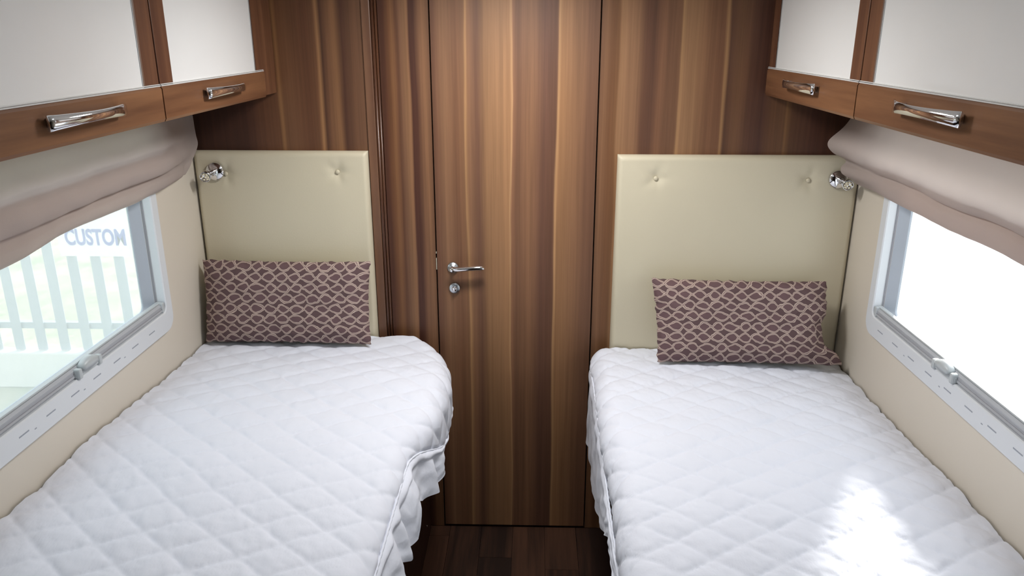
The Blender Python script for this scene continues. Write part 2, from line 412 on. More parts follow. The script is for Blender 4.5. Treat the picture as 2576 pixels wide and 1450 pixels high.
# ------------------------------------------------------------------ added fill lamp (unseen, above the frame)
def fill_lamp(x, y, watts, label):
    root = tag(empty('fill_lamp', (x, y, ZC)), label, 'lamp', None)
    o = box('housing', -0.20, 0.20, -0.10, 0.10, -0.022, -0.0005, 'plastic_white', root, 0.004)
    o = box('diffuser', -0.185, 0.185, -0.085, 0.085, -0.027, -0.0225, 'diffuser', root, 0.002)
    l = bpy.data.lights.new('fill_light', 'AREA'); l.shape = 'RECTANGLE'; l.size = 0.36; l.size_y = 0.16; l.energy = watts; l.color = (1.0, 0.985, 0.975)
    lo = bpy.data.objects.new('fill_light', l); COL.objects.link(lo); lo.parent = root; lo.location = (0, 0, -0.030)
M['diffuser'] = plain('fill_diffuser', (245, 245, 240), 0.3, var=0.005)
db = [n_ for n_ in M['diffuser'].node_tree.nodes if n_.type == 'BSDF_PRINCIPLED'][0]
db.inputs['Emission Color'].default_value = (1.0, 0.97, 0.93, 1); db.inputs['Emission Strength'].default_value = 4.0  # glowing face of the added fill lamp
FILL_W = 9.8
fill_lamp(-0.06, -0.56, FILL_W, 'added unseen fill lamp on the ceiling above the aisle between the beds')

# ------------------------------------------------------------------ back wall of walnut laminate
wb = box('wall_back', XL, XR, 0.02, 0.03, -0.06, ZC, 'cavity')
struct(wb, 'walnut laminate end wall of the cabin behind both beds', 'wall')
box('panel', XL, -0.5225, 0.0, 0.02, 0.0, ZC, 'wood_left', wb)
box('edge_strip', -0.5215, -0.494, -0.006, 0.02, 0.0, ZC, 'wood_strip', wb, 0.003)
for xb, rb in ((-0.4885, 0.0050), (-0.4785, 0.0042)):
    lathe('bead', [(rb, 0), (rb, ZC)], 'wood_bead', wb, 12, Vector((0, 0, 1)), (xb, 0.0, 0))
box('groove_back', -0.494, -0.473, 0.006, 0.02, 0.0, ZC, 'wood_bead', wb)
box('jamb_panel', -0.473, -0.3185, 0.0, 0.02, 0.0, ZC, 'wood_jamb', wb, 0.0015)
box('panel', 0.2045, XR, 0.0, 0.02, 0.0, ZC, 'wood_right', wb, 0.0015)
box('door_sill', -0.3185, 0.2045, 0.004, 0.02, -0.012, 0.004, 'wood_dark', wb)

# ------------------------------------------------------------------ door
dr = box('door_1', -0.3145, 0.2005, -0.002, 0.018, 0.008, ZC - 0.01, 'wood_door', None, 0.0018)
struct(dr, 'walnut laminate door between the two beds with a chrome lever', 'door')
HX, HZ = -0.262, 1.011
lathe('rosette', [(0, 0.0), (0.0185, 0.0), (0.0185, 0.005), (0.0165, 0.008), (0.0115, 0.0085), (0.0105, 0.0125), (0.0, 0.0125)], 'satin', dr, 40, loc=(HX, -0.002, HZ))
hl = lathe('lever', [(0.0075, 0), (0.0075, 0.012), (0.009, 0.014), (0.009, 0.026), (0.0, 0.0265)], 'chrome', dr, 24, loc=(HX, -0.012, HZ))
cs12 = [(math.cos(2 * math.pi * k / 14), math.sin(2 * math.pi * k / 14)) for k in range(14)]
path = [(HX, -0.026, HZ + 0.003), (HX + 0.005, -0.033, HZ + 0.003), (HX + 0.014, -0.038, HZ + 0.003), (HX + 0.028, -0.040, HZ + 0.004), (HX + 0.055, -0.040, HZ + 0.006), (HX + 0.082, -0.039, HZ + 0.008), (HX + 0.098, -0.038, HZ + 0.008), (HX + 0.107, -0.037, HZ + 0.006)]
sweep('lever_grip', path, lambda i: [((0.0080 if i < 7 else 0.006) * c, (0.0078 if i < 7 else 0.0045) * s) for c, s in cs12], 'chrome', hl)
KX, KZ = -0.258, 0.939
es = lathe('escutcheon', [(0, 0.0), (0.0185, 0.0), (0.0185, 0.005), (0.0165, 0.008), (0.009, 0.0085), (0.0, 0.0085)], 'satin', dr, 40, loc=(KX, -0.002, KZ))
lathe('thumb_turn', [(0, 0), (0.0085, 0.0), (0.0085, 0.005), (0.006, 0.008), (0.0, 0.009)], 'chrome', es, 24, loc=(KX, -0.010, KZ))
box('turn_bar', KX - 0.002, KX + 0.002, -0.024, -0.016, KZ - 0.0075, KZ + 0.0075, 'chrome', es, 0.001)
lp = box('latch_plate', -0.3175, -0.3152, -0.0025, 0.015, 1.003, 1.042, 'pale_metal', dr)
box('latch_screw', -0.3175, -0.3152, -0.0025, 0.006, 1.058, 1.064, 'pale_metal', dr)

# ------------------------------------------------------------------ windows
def window(idx, xw, inw, outer, hole, latch_y, label, pane_mat, slots):
    X = lambda d: xw + inw * d
    y0, y1, z0, z1 = outer; wr = empty('window_%d' % idx, (xw, (y0 + y1) / 2, z0))
    struct(wr, label, 'window')
    P = lambda nm, *a: None
    def fix(o): o.matrix_parent_inverse = wr.matrix_world.inverted_safe(); return o
    bpy.context.view_layer.update()
    iy0, iy1, iz0, iz1 = y0 + 0.038, y1 - 0.038, z0 + 0.062, z1 - 0.05
    O = rrect(y0, y1, z0, z1, 0.045); O2 = rrect(y0 + 0.004, y1 - 0.004, z0 + 0.004, z1 - 0.004, 0.042)
    I = rrect(iy0, iy1, iz0, iz1, 0.02); I2 = rrect(iy0 - 0.003, iy1 + 0.003, iz0 - 0.003, iz1 + 0.003, 0.022)
    fix(ring('frame', [(X(0.0005), O), (X(0.010), O), (X(0.014), O2), (X(0.014), I2), (X(0.011), I), (X(-0.018), I)], 'plastic_white', wr))
    # inner rubber gasket and grey surround of the bowed acrylic pane
    G0 = rrect(iy0 + 0.002, iy1 - 0.002, iz0 + 0.002, iz1 - 0.002, 0.02); G1 = rrect(iy0 + 0.0045, iy1 - 0.0045, iz0 + 0.0045, iz1 - 0.0045, 0.019)
    fix(ring('gasket', [(X(-0.012), G0), (X(-0.012), G1), (X(-0.016), G1), (X(-0.016), G0)], 'gasket', wr, True))
    E1 = rrect(iy0 + 0.030, iy1 - 0.030, iz0 + 0.012, iz1 - 0.012, 0.02)
    fix(ring('pane_edge', [(X(-0.0165), G1), (X(-0.038), E1), (X(-0.044), E1), (X(-0.024), G1)], 'seal', wr, True))
    n = len(E1)
    me = mesh_from('pane', [(X(-0.041), y, z) for y, z in E1] + [(X(-0.043), y, z) for y, z in E1], [tuple(range(n)), tuple(range(2 * n - 1, n - 1, -1))])
    fix(link('pane', me, pane_mat, wr))
    # roller blind rail along the sill
    ra = 0.0; zr = iz0
    prof = [(X(-0.012), zr + 0.001), (X(0.006), zr + 0.001), (X(0.009), zr + 0.006), (X(0.006), zr + 0.012), (X(0.007), zr + 0.020), (X(0.002), zr + 0.026), (X(-0.012), zr + 0.026)]
    rail = fix(prism_y('blind_rail', prof, iy0 + 0.004, iy1 - 0.004, 'rail_grey', wr))
    fix(box('rail_groove', X(0.0085), X(0.0095), iy0 + 0.005, iy1 - 0.005, zr + 0.0115, zr + 0.0128, 'gasket', wr))
    fix(box('rail_lip', X(-0.012), X(0.001), iy0 + 0.004, iy1 - 0.004, zr + 0.026, zr + 0.031, 'plastic_grey', wr, 0.0015))
    fix(box('rail_end', X(-0.010), X(0.011), iy1 - 0.018, iy1 - 0.003, zr + 0.0005, zr + 0.030, 'plastic_grey', wr, 0.003))
    # latch: base plate, domed lever, two lugs
    lt = fix(box('latch', X(0.002), X(0.016), latch_y - 0.052, latch_y + 0.052, zr + 0.001, zr + 0.016, 'plastic_grey', wr, 0.003))
    prof = []
    def sec(i):
        k = i / 8.0; h = 0.010 + 0.010 * math.sin(math.pi * k); wd = 0.010 + 0.004 * math.sin(math.pi * k)
        return [(-wd, -0.004), (wd, -0.004), (wd, h * 0.6), (wd * 0.5, h), (-wd * 0.5, h), (-wd, h * 0.6)]
    sweep('latch_lever', [(X(0.013), latch_y - 0.032 + 0.064 * i / 8, zr + 0.018) for i in range(9)], sec, 'plastic_grey', lt)
    lt.children[-1].matrix_parent_inverse = lt.matrix_world.inverted_safe()
    for sy in (-1, 1):
        box('latch_lug', X(0.003), X(0.021), latch_y + sy * 0.044 - 0.007, latch_y + sy * 0.044 + 0.007, zr - 0.002, zr + 0.024, 'plastic_grey', lt, 0.004)
    for k in slots:
        fix(box('vent_slot', X(0.0135), X(0.0143), k - 0.017, k + 0.017, z0 + 0.033, z0 + 0.0362, 'slot', wr))
    for k in slots[1::2]:
        fix(box('clip_mark', X(0.0135), X(0.0143), k - 0.062, k - 0.055, z0 + 0.026, z0 + 0.0285, 'slot', wr))
    return wr
SL = [-0.46 - 0.0965 * i for i in range(10)]; SR = [-0.345 - 0.0965 * i for i in range(10)]
window(1, XL, 1, (-1.49, -0.318, 0.914, 1.555), HL, -0.775, 'white framed window beside the left bed, fence seen through it', 'pane_left', SL)
window(2, XR, -1, (-1.41, -0.237, 0.893, 1.555), HR, -0.70, 'white framed window beside the right bed, dazzling white outside', 'pane_right', SR)

# ------------------------------------------------------------------ overhead cabinets
def handle(name, xf, inw, yc, zc, parent, L=0.245):
    """flared chrome bow handle"""
    n = 24; pts = []; X = lambda d: xf + inw * d
    for i in range(n + 1):
        k = -1 + 2 * i / n
        pts.append((X(0.012 + 0.024 * (1 - k * k)), yc + k * L / 2, zc + 0.003 * (1 - k * k)))
    def sec(i):
        k = -1 + 2 * i / n; hw = 0.0088 + 0.0042 * k * k; th = 0.0042
        a, b = th, hw
        return [(-a, -b), (-a * 0.3, -b * 1.04), (a * 0.5, -b * 0.9), (a, -b * 0.55), (a * 1.15, 0), (a, b * 0.55), (a * 0.5, b * 0.9), (-a * 0.3, b * 1.04), (-a, b)]
    side = lambda i: [(p * (-inw if False else 1), q) for p, q in sec(i)]
    o = sweep(name, pts, side, 'chrome', parent)
    for k in (-1, 1):
        yk = yc + k * (L / 2 - 0.018)
        box('handle_foot', X(-0.001), X(0.013), yk - 0.0055, yk + 0.0055, zc - 0.0085, zc + 0.0085, 'chrome', parent, 0.002)
    return o
def cabinet(xw, xf, inw, y0, y1, zr, stile0, stile1, hy, label, group):
    """overhead locker; y0 is the end nearest the back wall"""
    X = lambda d: xf + inw * d; zb = 1.572; zt = ZC
    root = empty('overhead_cabinet', ((xw + xf) / 2, (y0 + y1) / 2, zb)); tag(root, label, 'cabinet', group)
    bpy.context.view_layer.update()
    inv = root.matrix_world.inverted_safe()
    def fix(o, inv=inv): o.matrix_parent_inverse = inv; return o
    fix(box('body', xw + inw * 0.001, X(-0.022), y1, y0, zb + 0.004, zt, 'wood_stile', root))
    d = fix(box('door', X(-0.020), X(-0.006), y1 + 0.0015, y0 - 0.0015, zb + 0.01, zt - 0.002, 'wood_stile', root))
    def sub(o): return o
    sub(box('panel', X(-0.006), X(-0.001), y1 + stile1, y0 - stile0, zr + 0.0005, zt - 0.004, 'white_gloss', d))
    sub(box('stile', X(-0.006), X(0.0), y0 - stile0 + 0.0008, y0 - 0.0015, zr + 0.004, zt - 0.004, 'wood_stile', d, 0.001))
    sub(box('stile', X(-0.006), X(0.0), y1 + 0.0015, y1 + stile1 - 0.0008, zr + 0.004, zt - 0.004, 'wood_stile', d, 0.001))
    sub(box('edge_trim', X(-0.005), X(0.0012), y0 - stile0 - 0.006, y0 - stile0 + 0.0006, zr + 0.004, zt - 0.004, 'aluminium', d))
    sub(box('trim_strip', X(-0.006), X(0.003), y1 + 0.001, y0 - 0.001, zr - 0.0005, zr + 0.0014, 'white_edge', d))
    sub(box('trim_strip', X(-0.006), X(0.0018), y1 + 0.001, y0 - 0.001, zr + 0.0028, zr + 0.0044, 'white_edge', d))
    prof = [(X(-0.006), zr - 0.001), (X(0.001), zr - 0.001), (X(0.004), zr - 0.006), (X(0.004), zb + 0.006), (X(0.001), zb), (X(-0.018), zb)]
    sub(prism_y('rail', prof, y1 + 0.0015, y0 - 0.0015, 'wood_rail', d))
    handle('handle', X(0.004), inw, hy, zr - 0.031, d)
    return root
g = 'overhead cabinets along the side walls'
FL_, FR_ = -0.795, 0.712
cabinet(XL, FL_, 1, -0.122, -0.786, 1.646, 0.062, 0.066, -0.455, 'overhead cabinet above the left bed, nearer to the walnut end wall', g)
cabinet(XL, FL_, 1, -0.788, -1.49, 1.646, 0.066, 0.066, -1.10, 'wide overhead cabinet above the left window, nearer to the viewer', g)
cabinet(XR, FR_, -1, -0.012, -0.703, 1.651, 0.065, 0.06, -0.35, 'overhead cabinet above the right bed, nearer to the walnut end wall', g)
cabinet(XR, FR_, -1, -0.705, -1.372, 1.651, 0.065, 0.066, -1.045, 'wide overhead cabinet above the right window, nearer to the viewer', g)
f1 = box('trim_1', XL, FL_ - 0.004, -0.1205, -0.0005, 1.575, ZC, 'wood_stile', None, 0.001); struct(f1, 'narrow walnut filler between left cabinet and end wall', 'trim')
f2 = box('trim_2', FR_ + 0.004, XR, -0.0115, -0.0005, 1.575, ZC, 'wood_stile'); struct(f2, 'narrow walnut filler between right cabinet and end wall', 'trim')

# ------------------------------------------------------------------ headboards
def headboard(x0, x1, z0, z1, btns, label):
    TH = 0.030; W = x1 - x0; H = z1 - z0
    def fn(u, v):
        # warp the grid so the rolled edge gets vertices
        e = lambda t: 0.5 - 0.5 * math.cos(math.pi * t) if True else t
        uu, vv = u, v
        xx = x0 + W * uu; zz = z0 + H * vv
        de = min(xx - x0, x1 - xx, zz - z0, z1 - zz)
        y = -TH + (0.010 * (1 - smooth(0, 0.014, de)) ** 2 if de < 0.014 else 0)
        y -= 0.004 * smooth(0.0, 0.12, de)
        for bx, bz in btns:
            r = math.hypot(xx - bx, zz - bz)
            y += 0.0085 * math.exp(-(r / 0.022) ** 2) + 0.0022 * math.exp(-(r / 0.06) ** 2)
            a = math.atan2(zz - bz, xx - bx)
            y += 0.0010 * math.exp(-((r - 0.03) / 0.02) ** 2) * math.cos(5 * a)
        if de <= 1e-6: y = -TH + 0.012
        return (xx, y, zz)
    nu, nv = 130, 130
    v = [fn(i / nu, j / nv) for j in range(nv + 1) for i in range(nu + 1)]
    f = [(j * (nu + 1) + i, j * (nu + 1) + i + 1, (j + 1) * (nu + 1) + i + 1, (j + 1) * (nu + 1) + i) for j in range(nv) for i in range(nu)]
    rim = [i for i in range(nu + 1)] + [j * (nu + 1) + nu for j in range(1, nv + 1)] + [nv * (nu + 1) + i for i in range(nu - 1, -1, -1)] + [j * (nu + 1) for j in range(nv - 1, 0, -1)]
    b = len(v); v += [(v[k][0], -0.0006, v[k][2]) for k in rim]; n = len(rim)
    f += [(rim[k], b + k, b + (k + 1) % n, rim[(k + 1) % n]) for k in range(n)]
    root = empty('headboard', ((x0 + x1) / 2, 0, z0)); tag(root, label, 'headboard', 'cream buttoned headboards')
    bpy.context.view_layer.update(); inv = root.matrix_world.inverted_safe()
    o = link('padded_panel', mesh_from('padded_panel', v, f), 'leather', root, True); o.matrix_parent_inverse = inv
    for bx, bz in btns:
        o = lathe('button', [(0, 0), (0.0068, 0.0), (0.0075, 0.002), (0.0062, 0.0045), (0.003, 0.0058), (0, 0.006)], 'leather', root, 20, loc=(bx, -TH + 0.0062, bz)); o.matrix_parent_inverse = inv
    # shadow gap trim on the free vertical edge
    return root
headboard(XL + 0.004, -0.5235, 0.66, 1.396, [(-0.98, 1.325), (-0.62, 1.332)], 'cream buttoned headboard panel at the head of the left bed')
headboard(0.268, XR - 0.003, 0.62, 1.388, [(0.389, 1.316), (0.866, 1.312)], 'cream buttoned headboard panel at the head of the right bed')

# ------------------------------------------------------------------ reading lamps
def lamp(x, z, s, label):
    y = -0.0335; root = empty('reading_lamp', (x, y, z)); tag(root, label, 'lamp', 'chrome reading lamps on the headboards')
    bpy.context.view_layer.update(); inv = root.matrix_world.inverted_safe()
    def fix(o): o.matrix_parent_inverse = inv; return o
    fix(lathe('base', [(0, 0), (0.029, 0.0), (0.029, 0.003), (0.027, 0.0065), (0.019, 0.0100), (0.009, 0.0118), (0, 0.012)], 'chrome', root, 40, loc=(x, y, z)))
    a = Vector((x + s * 0.008, y - 0.014, z + 0.006)); b = Vector((x - s * 0.010, y - 0.030, z - 0.001))
    d = (b - a)
    fix(lathe('arm', [(0, 0), (0.0042, 0.0), (0.0048, 0.002), (0.0048, d.length - 0.002), (0.004, d.length), (0, d.length)], 'chrome', root, 20, d, a))
    fix(lathe('arm_post', [(0.004, 0), (0.004, 0.012)], 'chrome', root, 16, loc=(x + s * 0.004, y - 0.008, z + 0.002)))
    aim = Vector((s * 0.18, -1, -0.16)).normalized(); hp = Vector((x - s * 0.019, y - 0.022, z - 0.006))
    hd = fix(lathe('lamp_head', [(0, 0), (0.010, 0.0), (0.015, 0.004), (0.0165, 0.010), (0.0165, 0.026), (0.0150, 0.028), (0.0145, 0.025), (0, 0.0245)], 'chrome', root, 32, aim, hp))
    q = aim.to_track_quat('Z', 'Y')
    bm = bmesh.new()
    for k in range(7):
        r = 0 if k == 0 else 0.0092; an = k * math.pi / 3
        p = hp + q @ Vector((r * math.cos(an), r * math.sin(an), 0.0252))
        bmesh.ops.create_uvsphere(bm, u_segments=10, v_segments=6, radius=0.0036, matrix=Matrix.Translation(p))
    o = bm_obj('led_cluster', bm, 'led', hd, True)
lamp(-1.010, 1.333, 1, 'small chrome reading lamp on the headboard of the left bed')
lamp(0.955, 1.317, -1, 'small chrome reading lamp on the right headboard, half behind the blind')

# ------------------------------------------------------------------ roman blinds
def catmull(pts, n):
    out = []
    P = [pts[0]] + list(pts) + [pts[-1]]
    for i in range(1, len(P) - 2):
        for k in range(n):
            t = k / n; a, b, c, d = P[i - 1], P[i], P[i + 1], P[i + 2]
            out.append(tuple(0.5 * (2 * b[m] + (c[m] - a[m]) * t + (2 * a[m] - 5 * b[m] + 4 * c[m] - d[m]) * t * t + (3 * b[m] - a[m] - 3 * c[m] + d[m]) * t ** 3) for m in range(2)))
    out.append(pts[-1]); return out
def blind(xw, inw, prof_end, prof_mid, y0, y1, sc, label, seed, cap):
    A = catmull(prof_end, 7); Bq = catmull(prof_mid, 7); m = len(A); n = 130
    def fn(u, v):
        k = v * (m - 1); i = int(round(k)); y = y0 + (y1 - y0) * u
        t = smooth(0.0, 0.24, u)
        d = A[i][0] * (1 - t) + Bq[i][0] * t; z = A[i][1] * (1 - t) + Bq[i][1] * t
        q = Vector((seed, y * 4.0, z * 3)); w_ = smooth(0.12, 0.5, v)
        d += 0.012 * noise.noise(q) * w_ + 0.004 * noise.noise(Vector((seed + 5, y * 17, z * 14)))
        z += 0.010 * noise.noise(Vector((seed + 2, y * 3.1, v * 2))) * w_
        # ends of the lower folds sit back from the end of the topmost fold
        if inw > 0: z -= 0.020 * smooth(0.70, 1.0, -y) * smooth(0.5, 0.9, v)
        # diagonal pulls in the cloth
        d += 0.004 * noise.noise(Vector((seed + 8, y * 9 + z * 22, z * 3))) * smooth(0.05, 0.2, v)
        yy = y + sc * (-1) * smooth(0.45, 0.95, v) * (1 - smooth(0.0, 0.12, u))
        return (xw + inw * max(0.004, d), yy, z)
    root = tag(empty('roman_blind', (xw + inw * 0.05, y0, 1.3)), label, 'blind', 'folded roman blinds')
    bpy.context.view_layer.update(); inv = root.matrix_world.inverted_safe()
    o = grid('fabric', fn, n, m - 1, 'blind', root); o.matrix_parent_inverse = inv
    # gathered layers of cloth lying behind the lower folds
    for off in (0.010, 0.020):
        lay = grid('folded_layer', lambda u, v, off=off: (lambda p: (p[0] - inw * off if abs(p[0] - xw) > off + 0.004 else xw + inw * 0.003, p[1], p[2] + 0.006))(fn(u, 0.40 + 0.56 * v)), 100, int(m * 0.5), 'blind', root); lay.matrix_parent_inverse = inv
    if cap:   # turned-in side hem closing the end of the stack
        e = [Vector(fn(0, j / (m - 1))) for j in range(m)]
        v = e + [Vector((xw + inw * 0.003, p.y - 0.004, p.z)) for p in e]
        me = mesh_from('side_hem', v, [(j, j + 1, m + j + 1, m + j) for j in range(m - 1)])
        h = link('side_hem', me, 'blind', root, True); h.matrix_parent_inverse = inv
    return root
PRL = [(0.010, 1.569), (0.011, 1.54), (0.012, 1.50), (0.012, 1.462), (0.010, 1.44), (0.012, 1.415), (0.010, 1.392), (0.008, 1.37), (0.010, 1.352), (0.008, 1.338), (0.006, 1.334)]
PML = [(0.034, 1.569), (0.046, 1.54), (0.060, 1.49), (0.072, 1.458), (0.058, 1.436), (0.066, 1.405), (0.058, 1.382), (0.038, 1.374), (0.046, 1.356), (0.042, 1.336), (0.022, 1.322)]
blind(XL, 1, PRL, PML, -0.012, -1.50, 0.10, 'mauve beige roman blind bunched above the left window', 1.3, False)
PRR = [(0.030, 1.569), (0.062, 1.532), (0.100, 1.482), (0.134, 1.440), (0.118, 1.408), (0.078, 1.385), (0.090, 1.365), (0.084, 1.345), (0.055, 1.328), (0.034, 1.312), (0.010, 1.316)]
PMR = [(0.045, 1.569), (0.066, 1.54), (0.085, 1.49), (0.100, 1.44), (0.096, 1.405), (0.082, 1.386), (0.070, 1.380), (0.076, 1.362), (0.070, 1.335), (0.048, 1.314), (0.022, 1.320)]
blind(XR, -1, PRR, PMR, -0.085, -1.43, 0.0, 'mauve beige roman blind bulging out above the right window', 7.7, True)

# ------------------------------------------------------------------ beds, covers
def quilt_puff(a, b, s):
    # two families of stitch lines, 33 and -40 degrees to the bed, 8.5 cm apart
    wob = 0.007 * noise.noise(Vector((a * 5, b * 5, s))); wob2 = 0.007 * noise.noise(Vector((a * 5 + 9, b * 5, s)))
    p = (-a * math.sin(R(33)) + b * math.cos(R(33)) + wob) / 0.086; q = (a * math.sin(R(40)) + b * math.cos(R(40)) + wob2) / 0.086
    dp = abs(p - round(p)) * 0.086; dq = abs(q - round(q)) * 0.086
    f = lambda d: 1 - math.exp(-d / 0.010)
    return f(dp) * f(dq), min(dp, dq)
def bedspread(side, label):
    s = side; xw = XL + 0.006 if s < 0 else XR - 0.006; inw = -s   # inw: towards the aisle
    def x_out(y):
        if s < 0:
            c = 0.0
            if y > -0.30: c = 0.20 * (1 - math.sqrt(max(0, 1 - ((y + 0.30) / 0.30) ** 2)))
            return -0.252 - c - 0.052 * smooth(0.50, 0.80, -y)
        c = 0.045 * (1 - math.sqrt(max(0, 1 - ((y + 0.14) / 0.14) ** 2))) if y > -0.14 else 0.0
        return 0.196 + c
    def drop(y):
        if s < 0: return 0.13 - 0.115 * smooth(0.42, 0.78, -y)
        return 0.02 + 0.055 * smooth(0.25, 1.0, -y)
    def top_z(x, y):
        if s < 0:
            t = (x - xw) / 0.80
            return lerp_table([(0, 0.772 + 0.030 * smooth(0.1, 0.9, -y)), (0.25, 0.782 + 0.012 * smooth(0.1, 0.9, -y)), (0.8, 0.772), (1.05, 0.762)], t)
        t = (xw - x) / 0.80
        return lerp_table([(0, 0.700 + 0.014 * smooth(0.1, 1.0, -y)), (0.12, 0.722), (0.5, 0.738), (1.0, 0.738)], t)
    RAD = 0.060
    def curve(y, a):
        """point and normal at arc length a from the wall"""
        xo = x_out(y); flat = abs(xo - xw) - RAD; arc = RAD * math.pi / 2
        if a <= flat:
            x_ = xw + inw * a; return Vector((x_, y, top_z(x_, y))), Vector((0, 0, 1))
        xe = xo - inw * RAD; zt = top_z(xe, y)
        if a <= flat + arc:
            th = (a - flat) / RAD
            return Vector((xe + inw * RAD * math.sin(th), y, zt - RAD + RAD * math.cos(th))), Vector((inw * math.sin(th), 0, math.cos(th)))
        return Vector((xo, y, zt - RAD - (a - flat - arc))), Vector((inw, 0, 0))
    Y0, Y1 = -0.040, -1.93; NY, NA = 380, 190
    def total(y): return abs(x_out(y) - xw) - RAD + RAD * math.pi / 2 * 0.62 + drop(y)
    seed = 2.0 if s < 0 else 8.0
    def fn(u, v):
        y = Y0 + (Y1 - Y0) * v; T = total(y); a = T * u
        p, nrm = curve(y, a)
        pf, dl = quilt_puff(a * inw, y, seed); h = 0.0062 * pf
        h *= smooth(0, 0.012, T - a) * 0.9 + 0.1
        # loose rucks and soft unevenness of the padding
        q = Vector((p.x * 4.2, p.y * 4.2, seed))
        h += 0.010 * noise.noise(q)
        rz = noise.noise(Vector((p.x * 16 + 3 * p.y, p.y * 11 - 2 * p.x, seed + 4)))
        # short puckers radiating from the stitching
        pk = noise.noise(Vector((p.x * 38 + p.y * 14, p.y * 22, seed + 6)))
        h -= (0.0016 if s < 0 else 0.0030) * max(0.0, 1 - abs(pk) * 7) * math.exp(-dl / 0.016)
        h += 0.0022 * (1 - abs(rz)) ** 3 * smooth(0.10, 0.3, noise.noise(Vector((p.x * 3, p.y * 3, seed + 9))) + 0.35)
        h += 0.0016 * noise.noise(Vector((p.x * 45, p.y * 45, seed)))
        if u < 0.02: h += 0.002 * noise.noise(Vector((y * 14, 0, seed)))
        return p + nrm * h
    root = tag(empty('bedspread', ((xw + x_out(-1)) / 2, -1.0, 0.7)), label, 'bedspread', 'white quilted bedspreads')
    bpy.context.view_layer.update(); inv = root.matrix_world.inverted_safe()
    o = grid('quilted_top', fn, NA, NY, 'quilt', root); o.matrix_parent_inverse = inv
    # plain skirt hanging from the seam
    if s < 0: hem = [(-1.95, .60), (-1.15, .625), (-1.04, .64), (-1.0, .615), (-.90, .60), (-.86, .655), (-.80, .64), (-.74, .60), (-.66, .575), (-.60, .57), (-.50, .58), (-.42, .60), (-.30, .62), (0, .64)]
    else: hem = [(-1.95, .56), (-1.05, .60), (-.86, .585), (-.74, .52), (-.62, .475), (-.48, .45), (-.3, .44), (0, .44)]
    NT_ = 36; NYS = 420
    def sk(u, v):
        y = Y0 + (Y1 - Y0) * v; st, nr = curve(y, total(y)); st = st + nr * 0.001
        hz = lerp_table(hem, y); k = u
        ru = 0.5 + 0.5 * math.sin(y * 44 + 2.2 * noise.noise(Vector((y * 5, 0, seed))) * 2 + 0.8 * k)
        am = (0.030 if s < 0 else 0.008) * (0.35 + 0.65 * (0.5 + 0.5 * noise.noise(Vector((y * 3, 3, seed)))))
        lean = (0.022 if s < 0 else 0.004)
        if s < 0: lean *= smooth(0.45, 0.8, -y); am *= 0.25 + 0.75 * smooth(0.4, 0.7, -y)
        out = am * ru * math.sin(min(1, k * 1.6) * math.pi / 2) + lean * k
        out += 0.004 * noise.noise(Vector((y * 25, k * 4, seed)))
        lip = 0.006 * math.sin(min(1, k * 5) * math.pi)
        return (st.x + inw * (out + lip), y, st.z + (hz - st.z) * k)
    o = grid('skirt', sk, NT_, NYS, 'sheet', root); o.matrix_parent_inverse = inv
    # stitched piping along the seam
    pts = []
    for i in range(241):
        y = Y0 + (Y1 - Y0) * i / 240; p, nr = curve(y, total(y)); pts.append(p + nr * (0.0008 + 0.0006 * math.sin(i * 2.1)))
    o = sweep('seam', pts, lambda i: [(0.003 * c, 0.003 * q) for c, q in cs12[::2]], 'sheet', root); o.matrix_parent_inverse = inv
    return root
bedspread(-1, 'white diamond quilted bedspread on the left bed, ruffled skirt hanging to the aisle')
bedspread(1, 'white diamond quilted bedspread on the right bed, sunlit patch near the window')

def bed(side, xb, xm, label):
    s = side; xw = XL + 0.002 if s < 0 else XR - 0.002; hz = 0.74 if s < 0 else 0.672
    root = tag(empty('bed', ((xw + xb) / 2, -0.98, 0)), label, 'bed', 'twin beds')
    bpy.context.view_layer.update(); inv = root.matrix_world.inverted_safe()
    def fix(o): o.matrix_parent_inverse = inv; return o
    fix(box('base_panel', xb, xb + s * 0.016, -1.93, -0.012, 0.0, 0.46, 'wood_dark', root, 0.001))
    fix(box('base_box', xb + s * 0.018, xw, -1.93, -0.012, 0.0, 0.455, 'wood_dark', root))
    fix(box('mattress', xm, xw, -1.92, -0.04, 0.465, hz, 'mattress', root, 0.035, 4))
    if s < 0: fix(lathe('push_catch', [(0, 0), (0.004, 0), (0.003, 0.004), (0, 0.005)], 'chrome', root, 12, Vector((1, 0, 0)), (xb, -0.13, 0.09)))
    return root
bed(-1, -0.366, -0.40, 'left twin bed with dark walnut base under the white cover')
bed(1, 0.315, 0.30, 'right twin bed with dark walnut base under the white cover')

